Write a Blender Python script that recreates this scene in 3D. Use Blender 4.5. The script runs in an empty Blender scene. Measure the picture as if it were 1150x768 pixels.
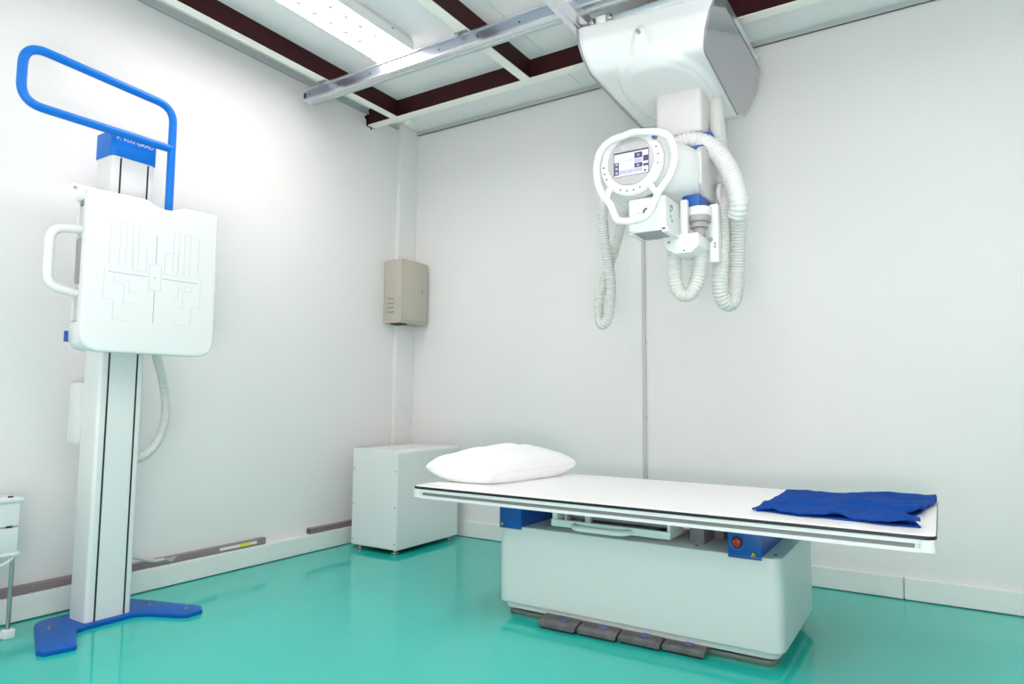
import bpy, bmesh, math, random
from mathutils import Vector, Matrix, noise
random.seed(7)
S = bpy.context.scene
COL = S.collection
PI = math.pi

# ------------------------------------------------------------------ materials
def mat(name, color, rough=0.5, metal=0.0, spec=0.5, coat=0.0, emit=None, estr=0.0):
    m = bpy.data.materials.new(name); m.use_nodes = True
    b = m.node_tree.nodes['Principled BSDF']
    b.inputs['Base Color'].default_value = (*color, 1)
    b.inputs['Roughness'].default_value = rough
    b.inputs['Metallic'].default_value = metal
    b.inputs['Specular IOR Level'].default_value = spec
    b.inputs['Coat Weight'].default_value = coat
    b.inputs['Coat Roughness'].default_value = 0.08
    if emit:
        b.inputs['Emission Color'].default_value = (*emit, 1)
        b.inputs['Emission Strength'].default_value = estr
    return m

def mottle(m, scale, amount, bump=0.0, bscale=None, detail=4):
    """noise variation of the base colour and optional bump"""
    nt = m.node_tree; b = nt.nodes['Principled BSDF']
    tc = nt.nodes.new('ShaderNodeTexCoord')
    c = b.inputs['Base Color'].default_value[:3]
    n = nt.nodes.new('ShaderNodeTexNoise'); n.inputs['Scale'].default_value = scale; n.inputs['Detail'].default_value = detail
    nt.links.new(tc.outputs['Object'], n.inputs['Vector'])
    r = nt.nodes.new('ShaderNodeValToRGB')
    r.color_ramp.elements[0].position = 0.3; r.color_ramp.elements[1].position = 0.7
    r.color_ramp.elements[0].color = (*[x*(1-amount) for x in c], 1)
    r.color_ramp.elements[1].color = (*[min(1, x*(1+amount)) for x in c], 1)
    nt.links.new(n.outputs['Fac'], r.inputs['Fac']); nt.links.new(r.outputs['Color'], b.inputs['Base Color'])
    if bump:
        n2 = nt.nodes.new('ShaderNodeTexNoise'); n2.inputs['Scale'].default_value = bscale or scale; n2.inputs['Detail'].default_value = 5
        nt.links.new(tc.outputs['Object'], n2.inputs['Vector'])
        bp = nt.nodes.new('ShaderNodeBump'); bp.inputs['Strength'].default_value = bump; bp.inputs['Distance'].default_value = 0.01
        nt.links.new(n2.outputs['Fac'], bp.inputs['Height']); nt.links.new(bp.outputs['Normal'], b.inputs['Normal'])
    return m

M = {}
M['wall'] = mottle(mat('wall_paint', (0.755, 0.738, 0.738), 0.55, spec=0.3), 1.5, 0.012, 0.04, 40)
M['ceil'] = mottle(mat('ceiling_panel', (0.80, 0.80, 0.80), 0.45), 2.0, 0.015)
M['base'] = mottle(mat('baseboard_tile', (0.76, 0.77, 0.755), 0.3), 4, 0.02)
M['trim'] = mat('grey_cove_angle', (0.46, 0.49, 0.49), 0.4)
M['pillar'] = mat('pillar_paint', (0.745, 0.74, 0.73), 0.45)
M['maroon'] = mottle(mat('maroon_primer', (0.034, 0.0025, 0.005), 0.55, spec=0.25), 8, 0.25)
M['cream'] = mat('cream_paint', (0.86, 0.83, 0.77), 0.5)
M['white'] = mat('white_enamel', (0.74, 0.745, 0.745), 0.28)
M['white2'] = mat('white_plastic', (0.77, 0.765, 0.775), 0.22)
M['base_paint'] = mat('table_base_enamel', (0.70, 0.71, 0.705), 0.35)
M['lightgrey'] = mat('light_grey_plastic', (0.55, 0.54, 0.55), 0.4)
M['grey'] = mat('grey_plastic', (0.30, 0.295, 0.305), 0.4)
M['panelgrey'] = mat('gloss_grey_cover', (0.27, 0.25, 0.275), 0.07, coat=1.0)
M['midgrey'] = mat('mid_grey', (0.2, 0.2, 0.21), 0.5)
M['dark'] = mat('dark_rubber', (0.02, 0.02, 0.024), 0.5)
M['black'] = mat('black_groove', (0.008, 0.007, 0.012), 0.4)
M['blue'] = mat('blue_powder_coat', (0.001, 0.155, 0.60), 0.4, spec=0.3)
M['blue2'] = mat('blue_cover', (0.006, 0.085, 0.36), 0.4)
M['alu'] = mottle(mat('aluminium', (0.80, 0.80, 0.84), 0.28, metal=0.9), 30, 0.04)
M['alu_in'] = mat('aluminium_web', (0.50, 0.52, 0.62), 0.3, metal=0.9)
M['steel'] = mat('steel', (0.45, 0.43, 0.42), 0.3, metal=0.9)
M['pedal'] = mottle(mat('worn_pedal_steel', (0.21, 0.185, 0.19), 0.3, metal=0.6), 25, 0.25)
M['stepgrey'] = mat('swivel_grey', (0.36, 0.34, 0.345), 0.4)
M['louvergrey'] = mat('louver_grey', (0.62, 0.62, 0.63), 0.5, emit=(1, 1, 1), estr=0.10)  # faint emission stands in for lamp light passing through the fins
M['steelgrey'] = mat('floor_steel', (0.26, 0.25, 0.23), 0.4, metal=0.5)
M['bronze'] = mat('brown_plate', (0.16, 0.12, 0.11), 0.25, metal=0.7)
M['hose'] = mat('ribbed_hose', (0.60, 0.605, 0.58), 0.45)
M['hosew'] = mat('white_ribbed_hose', (0.66, 0.655, 0.65), 0.4)
M['beige'] = mat('beige_enamel', (0.47, 0.43, 0.37), 0.45)
M['conduit'] = mat('brown_grey_trunking', (0.235, 0.195, 0.20), 0.45)
M['fabric'] = mottle(mat('pillow_cotton', (0.84, 0.84, 0.84), 0.9, spec=0.1), 6, 0.01, 0.15, 14)
M['cloth'] = mottle(mat('blue_cotton', (0.003, 0.055, 0.30), 0.85, spec=0.15), 60, 0.12, 0.2, 300)
M['top'] = mat('tabletop_laminate', (0.85, 0.845, 0.84), 0.35)
M['red'] = mat('red_button', (0.45, 0.02, 0.015), 0.35)
M['yellow'] = mat('yellow_label', (0.85, 0.50, 0.02), 0.5)
M['yellow2'] = mat('yellow_tape', (0.75, 0.72, 0.02), 0.5)
M['line'] = mat('grey_print', (0.52, 0.52, 0.54), 0.5)
M['dline'] = mat('dark_print', (0.16, 0.16, 0.18), 0.5)
M['ink'] = mat('screen_ink', (0.02, 0.02, 0.05), 0.4)
M['icon'] = mat('blue_icon', (0.11, 0.13, 0.32), 0.5)
M['lamp'] = mat('lamp_diffuser', (0.9, 0.9, 0.9), 0.6, emit=(1.0, 0.895, 0.89), estr=13.0)
M['scr_w'] = mat('screen_white', (0.3, 0.3, 0.3), 0.3, emit=(0.93, 0.92, 1.0), estr=0.52)
M['scr_l'] = mat('screen_lilac', (0.2, 0.2, 0.3), 0.3, emit=(0.60, 0.56, 0.85), estr=0.36)
M['scr_d'] = mat('screen_dark', (0.03, 0.03, 0.06), 0.3, emit=(0.05, 0.045, 0.10), estr=0.6)

def floor_mat():
    m = mat('teal_epoxy', (0.03, 0.42, 0.34), 0.10, coat=0.0)
    nt = m.node_tree; b = nt.nodes['Principled BSDF']
    tc = nt.nodes.new('ShaderNodeTexCoord')
    mp = nt.nodes.new('ShaderNodeMapping'); mp.inputs['Scale'].default_value = (1.0, 0.5, 1); nt.links.new(tc.outputs['Object'], mp.inputs['Vector'])
    n = nt.nodes.new('ShaderNodeTexNoise'); n.inputs['Scale'].default_value = 0.8; n.inputs['Detail'].default_value = 5; n.inputs['Distortion'].default_value = 0.8
    nt.links.new(mp.outputs['Vector'], n.inputs['Vector'])
    r = nt.nodes.new('ShaderNodeValToRGB')
    r.color_ramp.elements[0].position = 0.3; r.color_ramp.elements[1].position = 0.72
    r.color_ramp.elements[0].color = (0.010, 0.43, 0.37, 1); r.color_ramp.elements[1].color = (0.028, 0.51, 0.44, 1)
    nt.links.new(n.outputs['Fac'], r.inputs['Fac']); nt.links.new(r.outputs['Color'], b.inputs['Base Color'])
    n2 = nt.nodes.new('ShaderNodeTexNoise'); n2.inputs['Scale'].default_value = 3.0; n2.inputs['Detail'].default_value = 2
    nt.links.new(tc.outputs['Object'], n2.inputs['Vector'])
    bp = nt.nodes.new('ShaderNodeBump'); bp.inputs['Strength'].default_value = 0.06; bp.inputs['Distance'].default_value = 0.02
    nt.links.new(n2.outputs['Fac'], bp.inputs['Height']); nt.links.new(bp.outputs['Normal'], b.inputs['Normal'])
    return m
M['floor'] = floor_mat()

# ------------------------------------------------------------------ mesh helpers
def new(): return bmesh.new()

def bev(bm, faces, w, seg=2, ang=0.5):
    if w <= 0: return
    es = set()
    for f in faces:
        for e in f.edges:
            if len(e.link_faces) == 2 and e.calc_face_angle(0) > ang: es.add(e)
    bmesh.ops.bevel(bm, geom=list(es), offset=w, segments=seg, profile=0.5, affect='EDGES', clamp_overlap=True)

def box(bm, x0, x1, y0, y1, z0, z1, w=0.0, seg=2):
    vs = [bm.verts.new((x, y, z)) for x in (x0, x1) for y in (y0, y1) for z in (z0, z1)]
    q = [(0,1,3,2),(4,6,7,5),(0,4,5,1),(2,3,7,6),(0,2,6,4),(1,5,7,3)]
    fs = [bm.faces.new([vs[i] for i in a]) for a in q]
    bmesh.ops.recalc_face_normals(bm, faces=fs)
    bev(bm, fs, w, seg)

def put(axis, a, b, c):
    # (a,b) = the in-plane coords, c along axis ; X:(y,z) Y:(x,z) Z:(x,y)
    return {'X': (c, a, b), 'Y': (a, c, b), 'Z': (a, b, c)}[axis]

def prism(bm, pts, axis, c0, c1, w=0.0, seg=2, ang=0.6):
    a = [bm.verts.new(put(axis, p[0], p[1], c0)) for p in pts]
    b = [bm.verts.new(put(axis, p[0], p[1], c1)) for p in pts]
    n = len(pts)
    fs = [bm.faces.new(a), bm.faces.new(b[::-1])]
    fs += [bm.faces.new((a[i], b[i], b[(i+1) % n], a[(i+1) % n])) for i in range(n)]
    bmesh.ops.recalc_face_normals(bm, faces=fs)
    if w > 0:
        es = set(e for f in fs[:2] for e in f.edges)
        bmesh.ops.bevel(bm, geom=list(es), offset=w, segments=seg, profile=0.5, affect='EDGES', clamp_overlap=True)

def rpoly(pts, r, seg=6):
    """2-D polygon with rounded corners; r is a number or a list"""
    out = []; n = len(pts)
    for i, p in enumerate(pts):
        ri = r[i] if isinstance(r, (list, tuple)) else r
        p = Vector(p); a = Vector(pts[i-1]) - p; b = Vector(pts[(i+1) % n]) - p
        if ri <= 0: out.append(tuple(p)); continue
        la, lb = a.length, b.length; a.normalize(); b.normalize()
        ang = a.angle(b); d = min(ri / math.tan(ang/2), 0.49*la, 0.49*lb)
        s, e = p + a*d, p + b*d
        for k in range(seg+1):
            t = k/seg
            out.append(tuple((1-t)**2*s + 2*t*(1-t)*p + t*t*e))
    return out

def ring(bm, c, u, v, ru, rv, n):
    return [bm.verts.new(c + u*math.cos(2*PI*i/n)*ru + v*math.sin(2*PI*i/n)*rv) for i in range(n)]

def skin_rings(bm, rings, cap=True, closed=False):
    fs = []
    R = rings + ([rings[0]] if closed else [])
    for a, b in zip(R, R[1:]):
        n = len(a)
        for i in range(n): fs.append(bm.faces.new((a[i], a[(i+1) % n], b[(i+1) % n], b[i])))
    if cap and not closed:
        fs.append(bm.faces.new(rings[0][::-1])); fs.append(bm.faces.new(rings[-1]))
    bmesh.ops.recalc_face_normals(bm, faces=fs)

def cyl(bm, c, axis, r, h, n=24, r2=None, w=0.0):
    """cylinder from c along +axis by h"""
    ax = {'X': Vector((1,0,0)), 'Y': Vector((0,1,0)), 'Z': Vector((0,0,1))}[axis] if isinstance(axis, str) else Vector(axis).normalized()
    u = ax.orthogonal().normalized(); v = ax.cross(u)
    c = Vector(c); r2 = r if r2 is None else r2
    if w > 0:
        prof = [(0, r-w), (w*0.3, r-w*0.3), (w, r), (h-w, r2), (h-w*0.3, r2-w*0.3), (h, r2-w)]
    else: prof = [(0, r), (h, r2)]
    skin_rings(bm, [ring(bm, c+ax*d, u, v, rr, rr, n) for d, rr in prof])

def catmull(P, step=0.01, closed=False):
    P = [Vector(p) for p in P]; out = []
    n = len(P)
    rng = range(n) if closed else range(n-1)
    for i in rng:
        if closed: a, b, c, d = P[i-1], P[i], P[(i+1) % n], P[(i+2) % n]
        else: a, b, c, d = P[max(i-1, 0)], P[i], P[i+1], P[min(i+2, n-1)]
        k = max(2, int((c-b).length/step))
        for j in range(k):
            t = j/k
            out.append(0.5*((2*b)+(c-a)*t+(2*a-5*b+4*c-d)*t*t+(3*b-a-3*c+d)*t**3))
    if not closed: out.append(P[-1])
    return out

def rpath(pts, r, seg=6, closed=False):
    """3-D polyline with rounded corners"""
    P = [Vector(p) for p in pts]; out = []; n = len(P)
    for i, p in enumerate(P):
        if not closed and i in (0, n-1): out.append(p); continue
        a = P[i-1]-p; b = P[(i+1) % n]-p
        la, lb = a.length, b.length; a.normalize(); b.normalize()
        d = min(r/ max(0.05, math.tan(a.angle(b)/2)), 0.49*la, 0.49*lb)
        s, e = p+a*d, p+b*d
        for k in range(seg+1):
            t = k/seg; out.append((1-t)**2*s+2*t*(1-t)*p+t*t*e)
    return out

def resample(path, step):
    L = [0]
    for a, b in zip(path, path[1:]): L.append(L[-1]+(b-a).length)
    n = max(2, int(L[-1]/step)); out = []; j = 0
    for i in range(n+1):
        d = L[-1]*i/n
        while j < len(path)-2 and L[j+1] < d: j += 1
        t = (d-L[j])/max(1e-9, L[j+1]-L[j]); out.append(path[j].lerp(path[j+1], min(1, t)))
    return out

def tube(bm, path, r, n=14, closed=False, pitch=0, amp=0.0, flat=1.0):
    P = [Vector(p) for p in path]
    if pitch: P = resample(P, pitch/6)
    rings = []; N = len(P); u = None
    for i, p in enumerate(P):
        if closed: t = (P[(i+1) % N]-P[i-1])
        else: t = P[min(i+1, N-1)]-P[max(i-1, 0)]
        t.normalize()
        if u is None: u = t.orthogonal().normalized()
        u = (u - t*u.dot(t)).normalized(); v = t.cross(u)
        rr = r
        if pitch: rr = r - amp*(1.0, 0.62, 0.12, 0.0, 0.12, 0.62)[i % 6]
        rings.append(ring(bm, p, u, v, rr, rr*flat, n))
    skin_rings(bm, rings, closed=closed)

def superring(bm, y, cx, cz, a, b, e, n=40):
    vs = []
    for i in range(n):
        t = 2*PI*i/n; c, s = math.cos(t), math.sin(t)
        vs.append(bm.verts.new((cx+a*abs(c)**(2/e)*(1 if c >= 0 else -1), y, cz+b*abs(s)**(2/e)*(1 if s >= 0 else -1))))
    return vs

# ------------------------------------------------------------------ object helpers
def top_loc(o):
    while o.parent: o = o.parent
    return o.location

def obj(name, bm, m, parent=None, label=None, smooth=35, loc=None):
    me = bpy.data.meshes.new(name)
    off = top_loc(parent) if parent else (Vector(loc) if loc is not None else Vector((0, 0, 0)))
    bmesh.ops.translate(bm, verts=bm.verts, vec=-Vector(off))
    bm.to_mesh(me); bm.free()
    for x in (m if isinstance(m, (list, tuple)) else [m]): me.materials.append(M[x])
    if smooth:
        me.polygons.foreach_set('use_smooth', [True]*len(me.polygons))
        me.set_sharp_from_angle(angle=math.radians(smooth))
    o = bpy.data.objects.new(name, me); COL.objects.link(o)
    if parent: o.parent = parent
    elif loc is not None: o.location = loc
    if label: o['label'] = label
    return o

def parts(name, bm, m, parent, smooth=35, label=None):
    """each separate piece of bm becomes a part of its own"""
    bm.verts.ensure_lookup_table(); seen = set(); out = []
    for v0 in bm.verts:
        if v0 in seen: continue
        st = [v0]; comp = []; seen.add(v0)
        while st:
            v = st.pop(); comp.append(v)
            for e in v.link_edges:
                w = e.other_vert(v)
                if w not in seen: seen.add(w); st.append(w)
        nb = bmesh.new(); mp = {v: nb.verts.new(v.co) for v in comp}
        fs = set(f for v in comp for f in v.link_faces)
        for f in fs: nb.faces.new([mp[v] for v in f.verts])
        out.append(obj(name, nb, m, parent, label, smooth))
    bm.free()
    return out

def tag(o, label, cat, group=None):
    o['label'] = label; o['category'] = cat
    if group: o['group'] = group
    return o

def thing(name, label, cat, loc, group=None):
    o = bpy.data.objects.new(name, None); COL.objects.link(o)
    o.location = loc; o.empty_display_size = 0.1
    return tag(o, label, cat, group)

def struct(name, bm, m, smooth=0, label=None):
    o = obj(name, bm, m, smooth=smooth); o['kind'] = 'structure'
    if label: o['label'] = label
    return o

def text_mesh(name, s, size, m, parent, mw, depth=0.0006):
    c = bpy.data.curves.new(name, 'FONT'); c.body = s; c.size = size; c.extrude = depth
    c.align_x = 'CENTER'; c.align_y = 'CENTER'
    t = bpy.data.objects.new(name, c); COL.objects.link(t)
    dg = bpy.context.evaluated_depsgraph_get(); dg.update()
    me = bpy.data.meshes.new_from_object(t.evaluated_get(dg))
    bpy.data.objects.remove(t)
    bm = new(); bm.from_mesh(me); bmesh.ops.transform(bm, matrix=mw, verts=bm.verts)
    return obj(name, bm, m, parent, smooth=0)

def facing_x(p):  # text plane facing +X, reading along +Y
    return Matrix(((0,0,1,p[0]),(1,0,0,p[1]),(0,1,0,p[2]),(0,0,0,1)))

# ------------------------------------------------------------------ room
WX, WY = -3.54, 4.06          # left wall, back wall
RX, FY = 2.6, -1.8            # right wall, wall behind the camera
ZC = 3.155
def zc(y): return ZC
b = new(); box(b, WX-0.1, RX+0.1, FY-0.1, WY+0.1, -0.1, 0); struct('floor', b, 'floor')
b = new(); box(b, WX-0.1, WX, FY-0.1, WY+0.1, 0, 3.3); struct('wall_left', b, 'wall')
b = new(); box(b, WX, RX, WY, WY+0.1, 0, 3.3); struct('wall_back', b, 'wall')
b = new(); box(b, RX, RX+0.1, FY-0.1, WY+0.1, 0, 3.3); struct('wall_right', b, 'wall')
b = new(); box(b, WX, RX, FY-0.1, FY, 0, 3.3); struct('wall_front', b, 'wall')
# ceiling of sheet panels, seams modelled as shallow grooves
b = new()
xs = [WX-0.05, -2.0, -0.9, 0.2, 1.3, RX+0.05]
for x0, x1 in zip(xs, xs[1:]):
    box(b, x0+0.002, x1-0.002, FY-0.05, WY+0.05, ZC, ZC+0.06)
struct('ceiling', b, 'ceil')
b = new(); box(b, WX, -3.482, FY, WY, 0.004, 0.113, 0.004); struct('baseboard_left', b, 'base')
b = new(); box(b, -3.482, -0.198, 4.038, WY, 0.004, 0.113, 0.004); box(b, -0.193, RX, 4.038, WY, 0.004, 0.113, 0.004); struct('baseboard_back', b, 'base')
b = new(); box(b, WX, -3.487, FY, WY, 0.0, 0.004); box(b, -3.487, RX, 4.043, WY, 0.0, 0.004); struct('trim_1', b, 'black')
# grey cove angles where ceiling meets wall
def cove_left():
    b = new()
    for (x0, x1, dz0, dz1) in ((WX, WX+0.012, -0.040, 0.0), (WX, WX+0.020, -0.040, -0.034)):
        prism(b, [(FY, ZC+dz0-0.018), (WY, ZC+dz0), (WY, ZC+dz1), (FY, ZC+dz1)], 'X', x0, x1)
    return b
struct('trim_2', cove_left(), 'trim')
b = new(); z = zc(WY)
box(b, -3.50, RX, WY-0.012, WY, z-0.033, z); box(b, -3.50, RX, WY-0.020, WY, z-0.033, z-0.027)
struct('trim_3', b, 'trim')
# corner pillar on the left wall and flush pillar strip on the back wall
b = new(); box(b, WX, -3.502, 3.855, WY, 0.113, zc(4.0)-0.002, 0.004); struct('trim_4', b, 'pillar', label='narrow white steel pillar in the room corner')
b = new(); box(b, -1.682, -1.592, WY-0.007, WY, 0.113, zc(WY)-0.04, 0.002); struct('trim_5', b, 'pillar', label='flat white pillar strip on the back wall')

# thin pipe beside the pillar strip
b = new(); cyl(b, (-1.579, WY-0.010, 0.113), 'Z', 0.010, 2.95, 12)
for k in range(6): box(b, -1.592, -1.566, WY-0.004, WY, 0.4+0.48*k, 0.42+0.48*k)
tag(obj('wall_conduit', b, 'lightgrey', loc=(-1.579, WY-0.01, 0.113)), 'thin pale conduit running up the back wall behind the table', 'conduit')

# ------------------------------------------------------------------ ceiling beams
def beam_y(x0, x1, y0, y1, label):
    t = thing('ceiling_beam', label, 'beam', ((x0+x1)/2, (y0+y1)/2, 3.03), 'maroon beams under the ceiling')
    b = new()
    prism(b, [(y0, 3.036), (y1, 3.036), (y1, zc(y1)), (y0, zc(y0))], 'X', x1-0.012, x1); obj('web', b, 'maroon', t, smooth=0)
    b = new(); box(b, x0, x1, y0, y1, 3.03, 3.036, 0.001); obj('flange', b, 'cream', t, label='cream painted bottom flange', smooth=0)
    b = new(); prism(b, [(y0, zc(y0)-0.006), (y1, zc(y1)-0.006), (y1, zc(y1)), (y0, zc(y0))], 'X', x0, x1-0.012); obj('upper_flange', b, 'maroon', t, smooth=0)
beam_y(-3.302, -3.243, FY, 3.525, 'maroon ceiling beam running along the left wall beside the strip light')
beam_y(-2.187, -2.122, FY, 3.525, 'maroon ceiling beam at right of the strip light')
beam_y(-1.072, -1.005, FY, 3.525, 'maroon ceiling beam above the white overhead x-ray carriage')
t = thing('ceiling_beam', 'long maroon ceiling beam running parallel to the back wall', 'beam', (-0.5, 3.56, 3.03), 'maroon beams under the ceiling')
b = new(); box(b, WX, RX, 3.525, 3.537, 3.036, zc(3.53)); obj('web', b, 'maroon', t, smooth=0)
b = new(); box(b, WX+0.005, RX, 3.525, 3.597, 3.03, 3.036, 0.001); obj('flange', b, 'cream', t, label='cream painted bottom flange', smooth=0)
b = new(); box(b, WX, RX, 3.537, 3.597, zc(3.53)-0.006, zc(3.53)); obj('upper_flange', b, 'maroon', t, smooth=0)
# ragged maroon paint where the beam enters the left wall
b = new(); pts = []
for k in range(26):
    a = 2*PI*k/26; r = 1 + random.uniform(-0.22, 0.25)
    pts.append((3.56+0.058*r*math.cos(a), 3.085+0.062*r*math.sin(a)))
prism(b, pts, 'X', WX, WX+0.006); obj('paint_patch', b, 'maroon', t, smooth=0, label='ragged maroon paint patch on the wall')
b = new()
for (x, y) in ((-3.22, 3.615), (-3.24, 3.645)): box(b, x-0.03, x+0.03, y-0.01, y+0.01, 3.024, 3.03)
parts('splice_plate', b, 'cream', t, smooth=0)

# ------------------------------------------------------------------ strip lights
def strip_light(x0, x1, y0, y1, label):
    zt = zc((y0+y1)/2)-0.002; zb = 3.058
    t = thing('strip_light', label, 'ceiling light', ((x0+x1)/2, (y0+y1)/2, zb), 'white strip lights on the ceiling')
    b = new()
    prism(b, [(x0+0.012, zb+0.004), (x1-0.012, zb+0.004), (x1-0.004, zb+0.055), (x1-0.03, zt), (x0+0.03, zt), (x0+0.004, zb+0.055)], 'Y', y0+0.002, y1-0.002)
    box(b, x0, x0+0.012, y0, y1, zb-0.004, zb+0.05, 0.002); box(b, x1-0.012, x1, y0, y1, zb-0.004, zb+0.05, 0.002)
    box(b, x0+0.012, x1-0.012, y1-0.010, y1, zb-0.004, zb+0.05, 0.001); box(b, x0+0.012, x1-0.012, y0, y0+0.010, zb-0.004, zb+0.05, 0.001)
    obj('housing', b, 'white2', t, smooth=15)
    b = new(); box(b, x0+0.014, x1-0.014, y0+0.012, y1-0.012, zb-0.001, zb+0.003); obj('diffuser', b, 'lamp', t, smooth=0, label='glowing white diffuser')
    b = new(); n = int((y1-y0)/0.11)
    for c in (0.30, 0.70):
        x = x0+(x1-x0)*c
        for k in range(n):
            y = y0+0.07+k*0.11
            prism(b, [(x-0.026, y), (x+0.022, y+0.004), (x+0.006, y+0.040)], 'Z', zb-0.004, zb-0.001)
    parts('louver', b, 'louvergrey', t, smooth=0)
    b = new()
    for k in (0.15, 0.5, 0.85): cyl(b, (x1-0.004, y0+(y1-y0)*k, zb+0.045), 'X', 0.008, 0.008, 10)
    parts('clip', b, 'steel', t)
strip_light(-2.845, -2.555, 1.70, 2.906, 'glowing white strip light on the ceiling above the left wall')
for (x, y, w) in ((-0.62, 1.0, 'nearest the camera above the x-ray table'), (1.3, 1.6, 'over the right side of the room'), (-2.70, -0.9, 'behind the camera at the left'), (0.9, -0.9, 'behind the camera at the right')):  # unseen copies of the fixture, added to raise the room brightness
    strip_light(x-0.145, x+0.145, y-0.60, y+0.60, 'added unseen strip light on the ceiling ' + w)

# ------------------------------------------------------------------ fixed ceiling rail
t = thing('ceiling_rail', 'aluminium ceiling rail running left to right under the maroon beams', 'rail', (-1.5, 2.91, 2.95))
b = new(); x0, x1 = -3.468, 1.6
prism(b, [(2.868, 2.944), (2.930, 2.944), (2.930, 3.026), (2.868, 3.026), (2.868, 3.018), (2.882, 3.018), (2.882, 2.958), (2.868, 2.958)], 'X', x0, x1, 0.0015, 1)
obj('rail_profile', b, 'alu', t, smooth=20)
b = new(); box(b, x0+0.04, x1, 2.905, 2.934, 2.934, 2.944, 0.002); obj('rail_lip', b, 'trim', t, label='grey lower lip')
b = new(); box(b, x0+0.012, x1, 2.8795, 2.8825, 2.960, 3.016); obj('rail_groove', b, 'alu_in', t, smooth=0, label='blue-grey recessed groove')
b = new(); box(b, x0-0.004, x0+0.010, 2.872, 2.900, 2.966, 3.004, 0.004); obj('end_plug', b, 'dark', t, label='black end plug')
for x in (-3.272, -2.154, -1.04):
    b = new(); box(b, x-0.055, x+0.03, 2.845, 2.90, 3.024, 3.030, 0.002); cyl(b, (x-0.03, 2.857, 3.012), 'Z', 0.011, 0.012, 8); cyl(b, (x-0.03, 2.857, 3.005), 'Z', 0.006, 0.008, 8)
    obj('clamp', b, 'steel', t)
b = new()
for k in range(18): cyl(b, (-3.42+0.27*k, 2.8765, 2.985), 'Y', 0.005, 0.004, 8)
parts('bolt', b, 'dark', t)

# ------------------------------------------------------------------ bridge (two rails across) with rollers
t = thing('rail_bridge', 'pair of aluminium cross rails carrying the white overhead x-ray carriage', 'rail', (-1.14, 2.6, 2.87))
for (x0, x1, y0, y1) in ((-1.503, -1.424, 1.2, 3.82), (-0.848, -0.797, 1.2, 3.82)):
    b = new()
    prism(b, [(x0, 2.872), (x0+0.022, 2.872), (x0+0.022, 2.880), (x1-0.022, 2.880), (x1-0.022, 2.872), (x1, 2.872), (x1, 2.937), (x0, 2.937)], 'Y', y0, y1, 0.0015, 1)
    box(b, x0-0.008, x0, y0, y1, 2.872, 2.880); box(b, x1, x1+0.008, y0, y1, 2.872, 2.880)
    obj('cross_rail', b, 'alu', t, smooth=20)
    b = new(); box(b, x0-0.01, x1+0.01, y1, y1+0.008, 2.868, 2.938, 0.002); obj('end_cap', b, 'lightgrey', t, smooth=0)
b = new(); box(b, -1.424, -0.848, 3.70, 3.78, 2.885, 2.93, 0.003); obj('cross_member', b, 'alu', t)

# ------------------------------------------------------------------ overhead x-ray tube stand
t = XR = thing('overhead_x_ray_unit', 'white overhead x-ray tube unit with round control panel hanging from the ceiling', 'x-ray machine', (-1.1, 3.25, 2.55))
Lp = [(2.905, 2.865), (2.872, 2.77), (2.885, 2.69), (2.935, 2.622), (3.24, 2.592), (3.58, 2.573), (3.70, 2.605), (3.80, 2.75), (3.79, 2.865)]
Rp = [(2.985, 2.865), (2.948, 2.77), (2.945, 2.69), (2.975, 2.608), (3.30, 2.580), (3.63, 2.550), (3.765, 2.587), (3.864, 2.748), (3.856, 2.865)]
Lr = rpoly(Lp, [0.004, 0.08, 0.08, 0.07, 0.2, 0.06, 0.08, 0.08, 0.004], 6)
Rr = rpoly(Rp, [0.004, 0.08, 0.08, 0.07, 0.2, 0.06, 0.08, 0.08, 0.004], 6)
def xl(z): return -1.487 + 0.24*(2.9-z)
def xr(z): return -0.783 - 0.24*(2.9-z)
def carriage_rings(bm, ts, grow=0.0):
    rings = []
    for tt in ts:
        r = []
        for (p, q) in zip(Lr, Rr):
            y = p[0]*(1-tt)+q[0]*tt; zz = p[1]*(1-tt)+q[1]*tt
            x = xl(p[1])*(1-tt)+xr(q[1])*tt
            if grow:
                cy, cz = 3.4, 2.72
                d = Vector((y-cy, zz-cz)); d = d*(1+grow/d.length); y, zz = cy+d.x, cz+d.y
            r.append(bm.verts.new((x, y, zz)))
        rings.append(r)
    skin_rings(bm, rings)
def sm(a, b2, x):
    k = min(1, max(0, (x-a)/(b2-a))); return k*k*(3-2*k)
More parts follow.
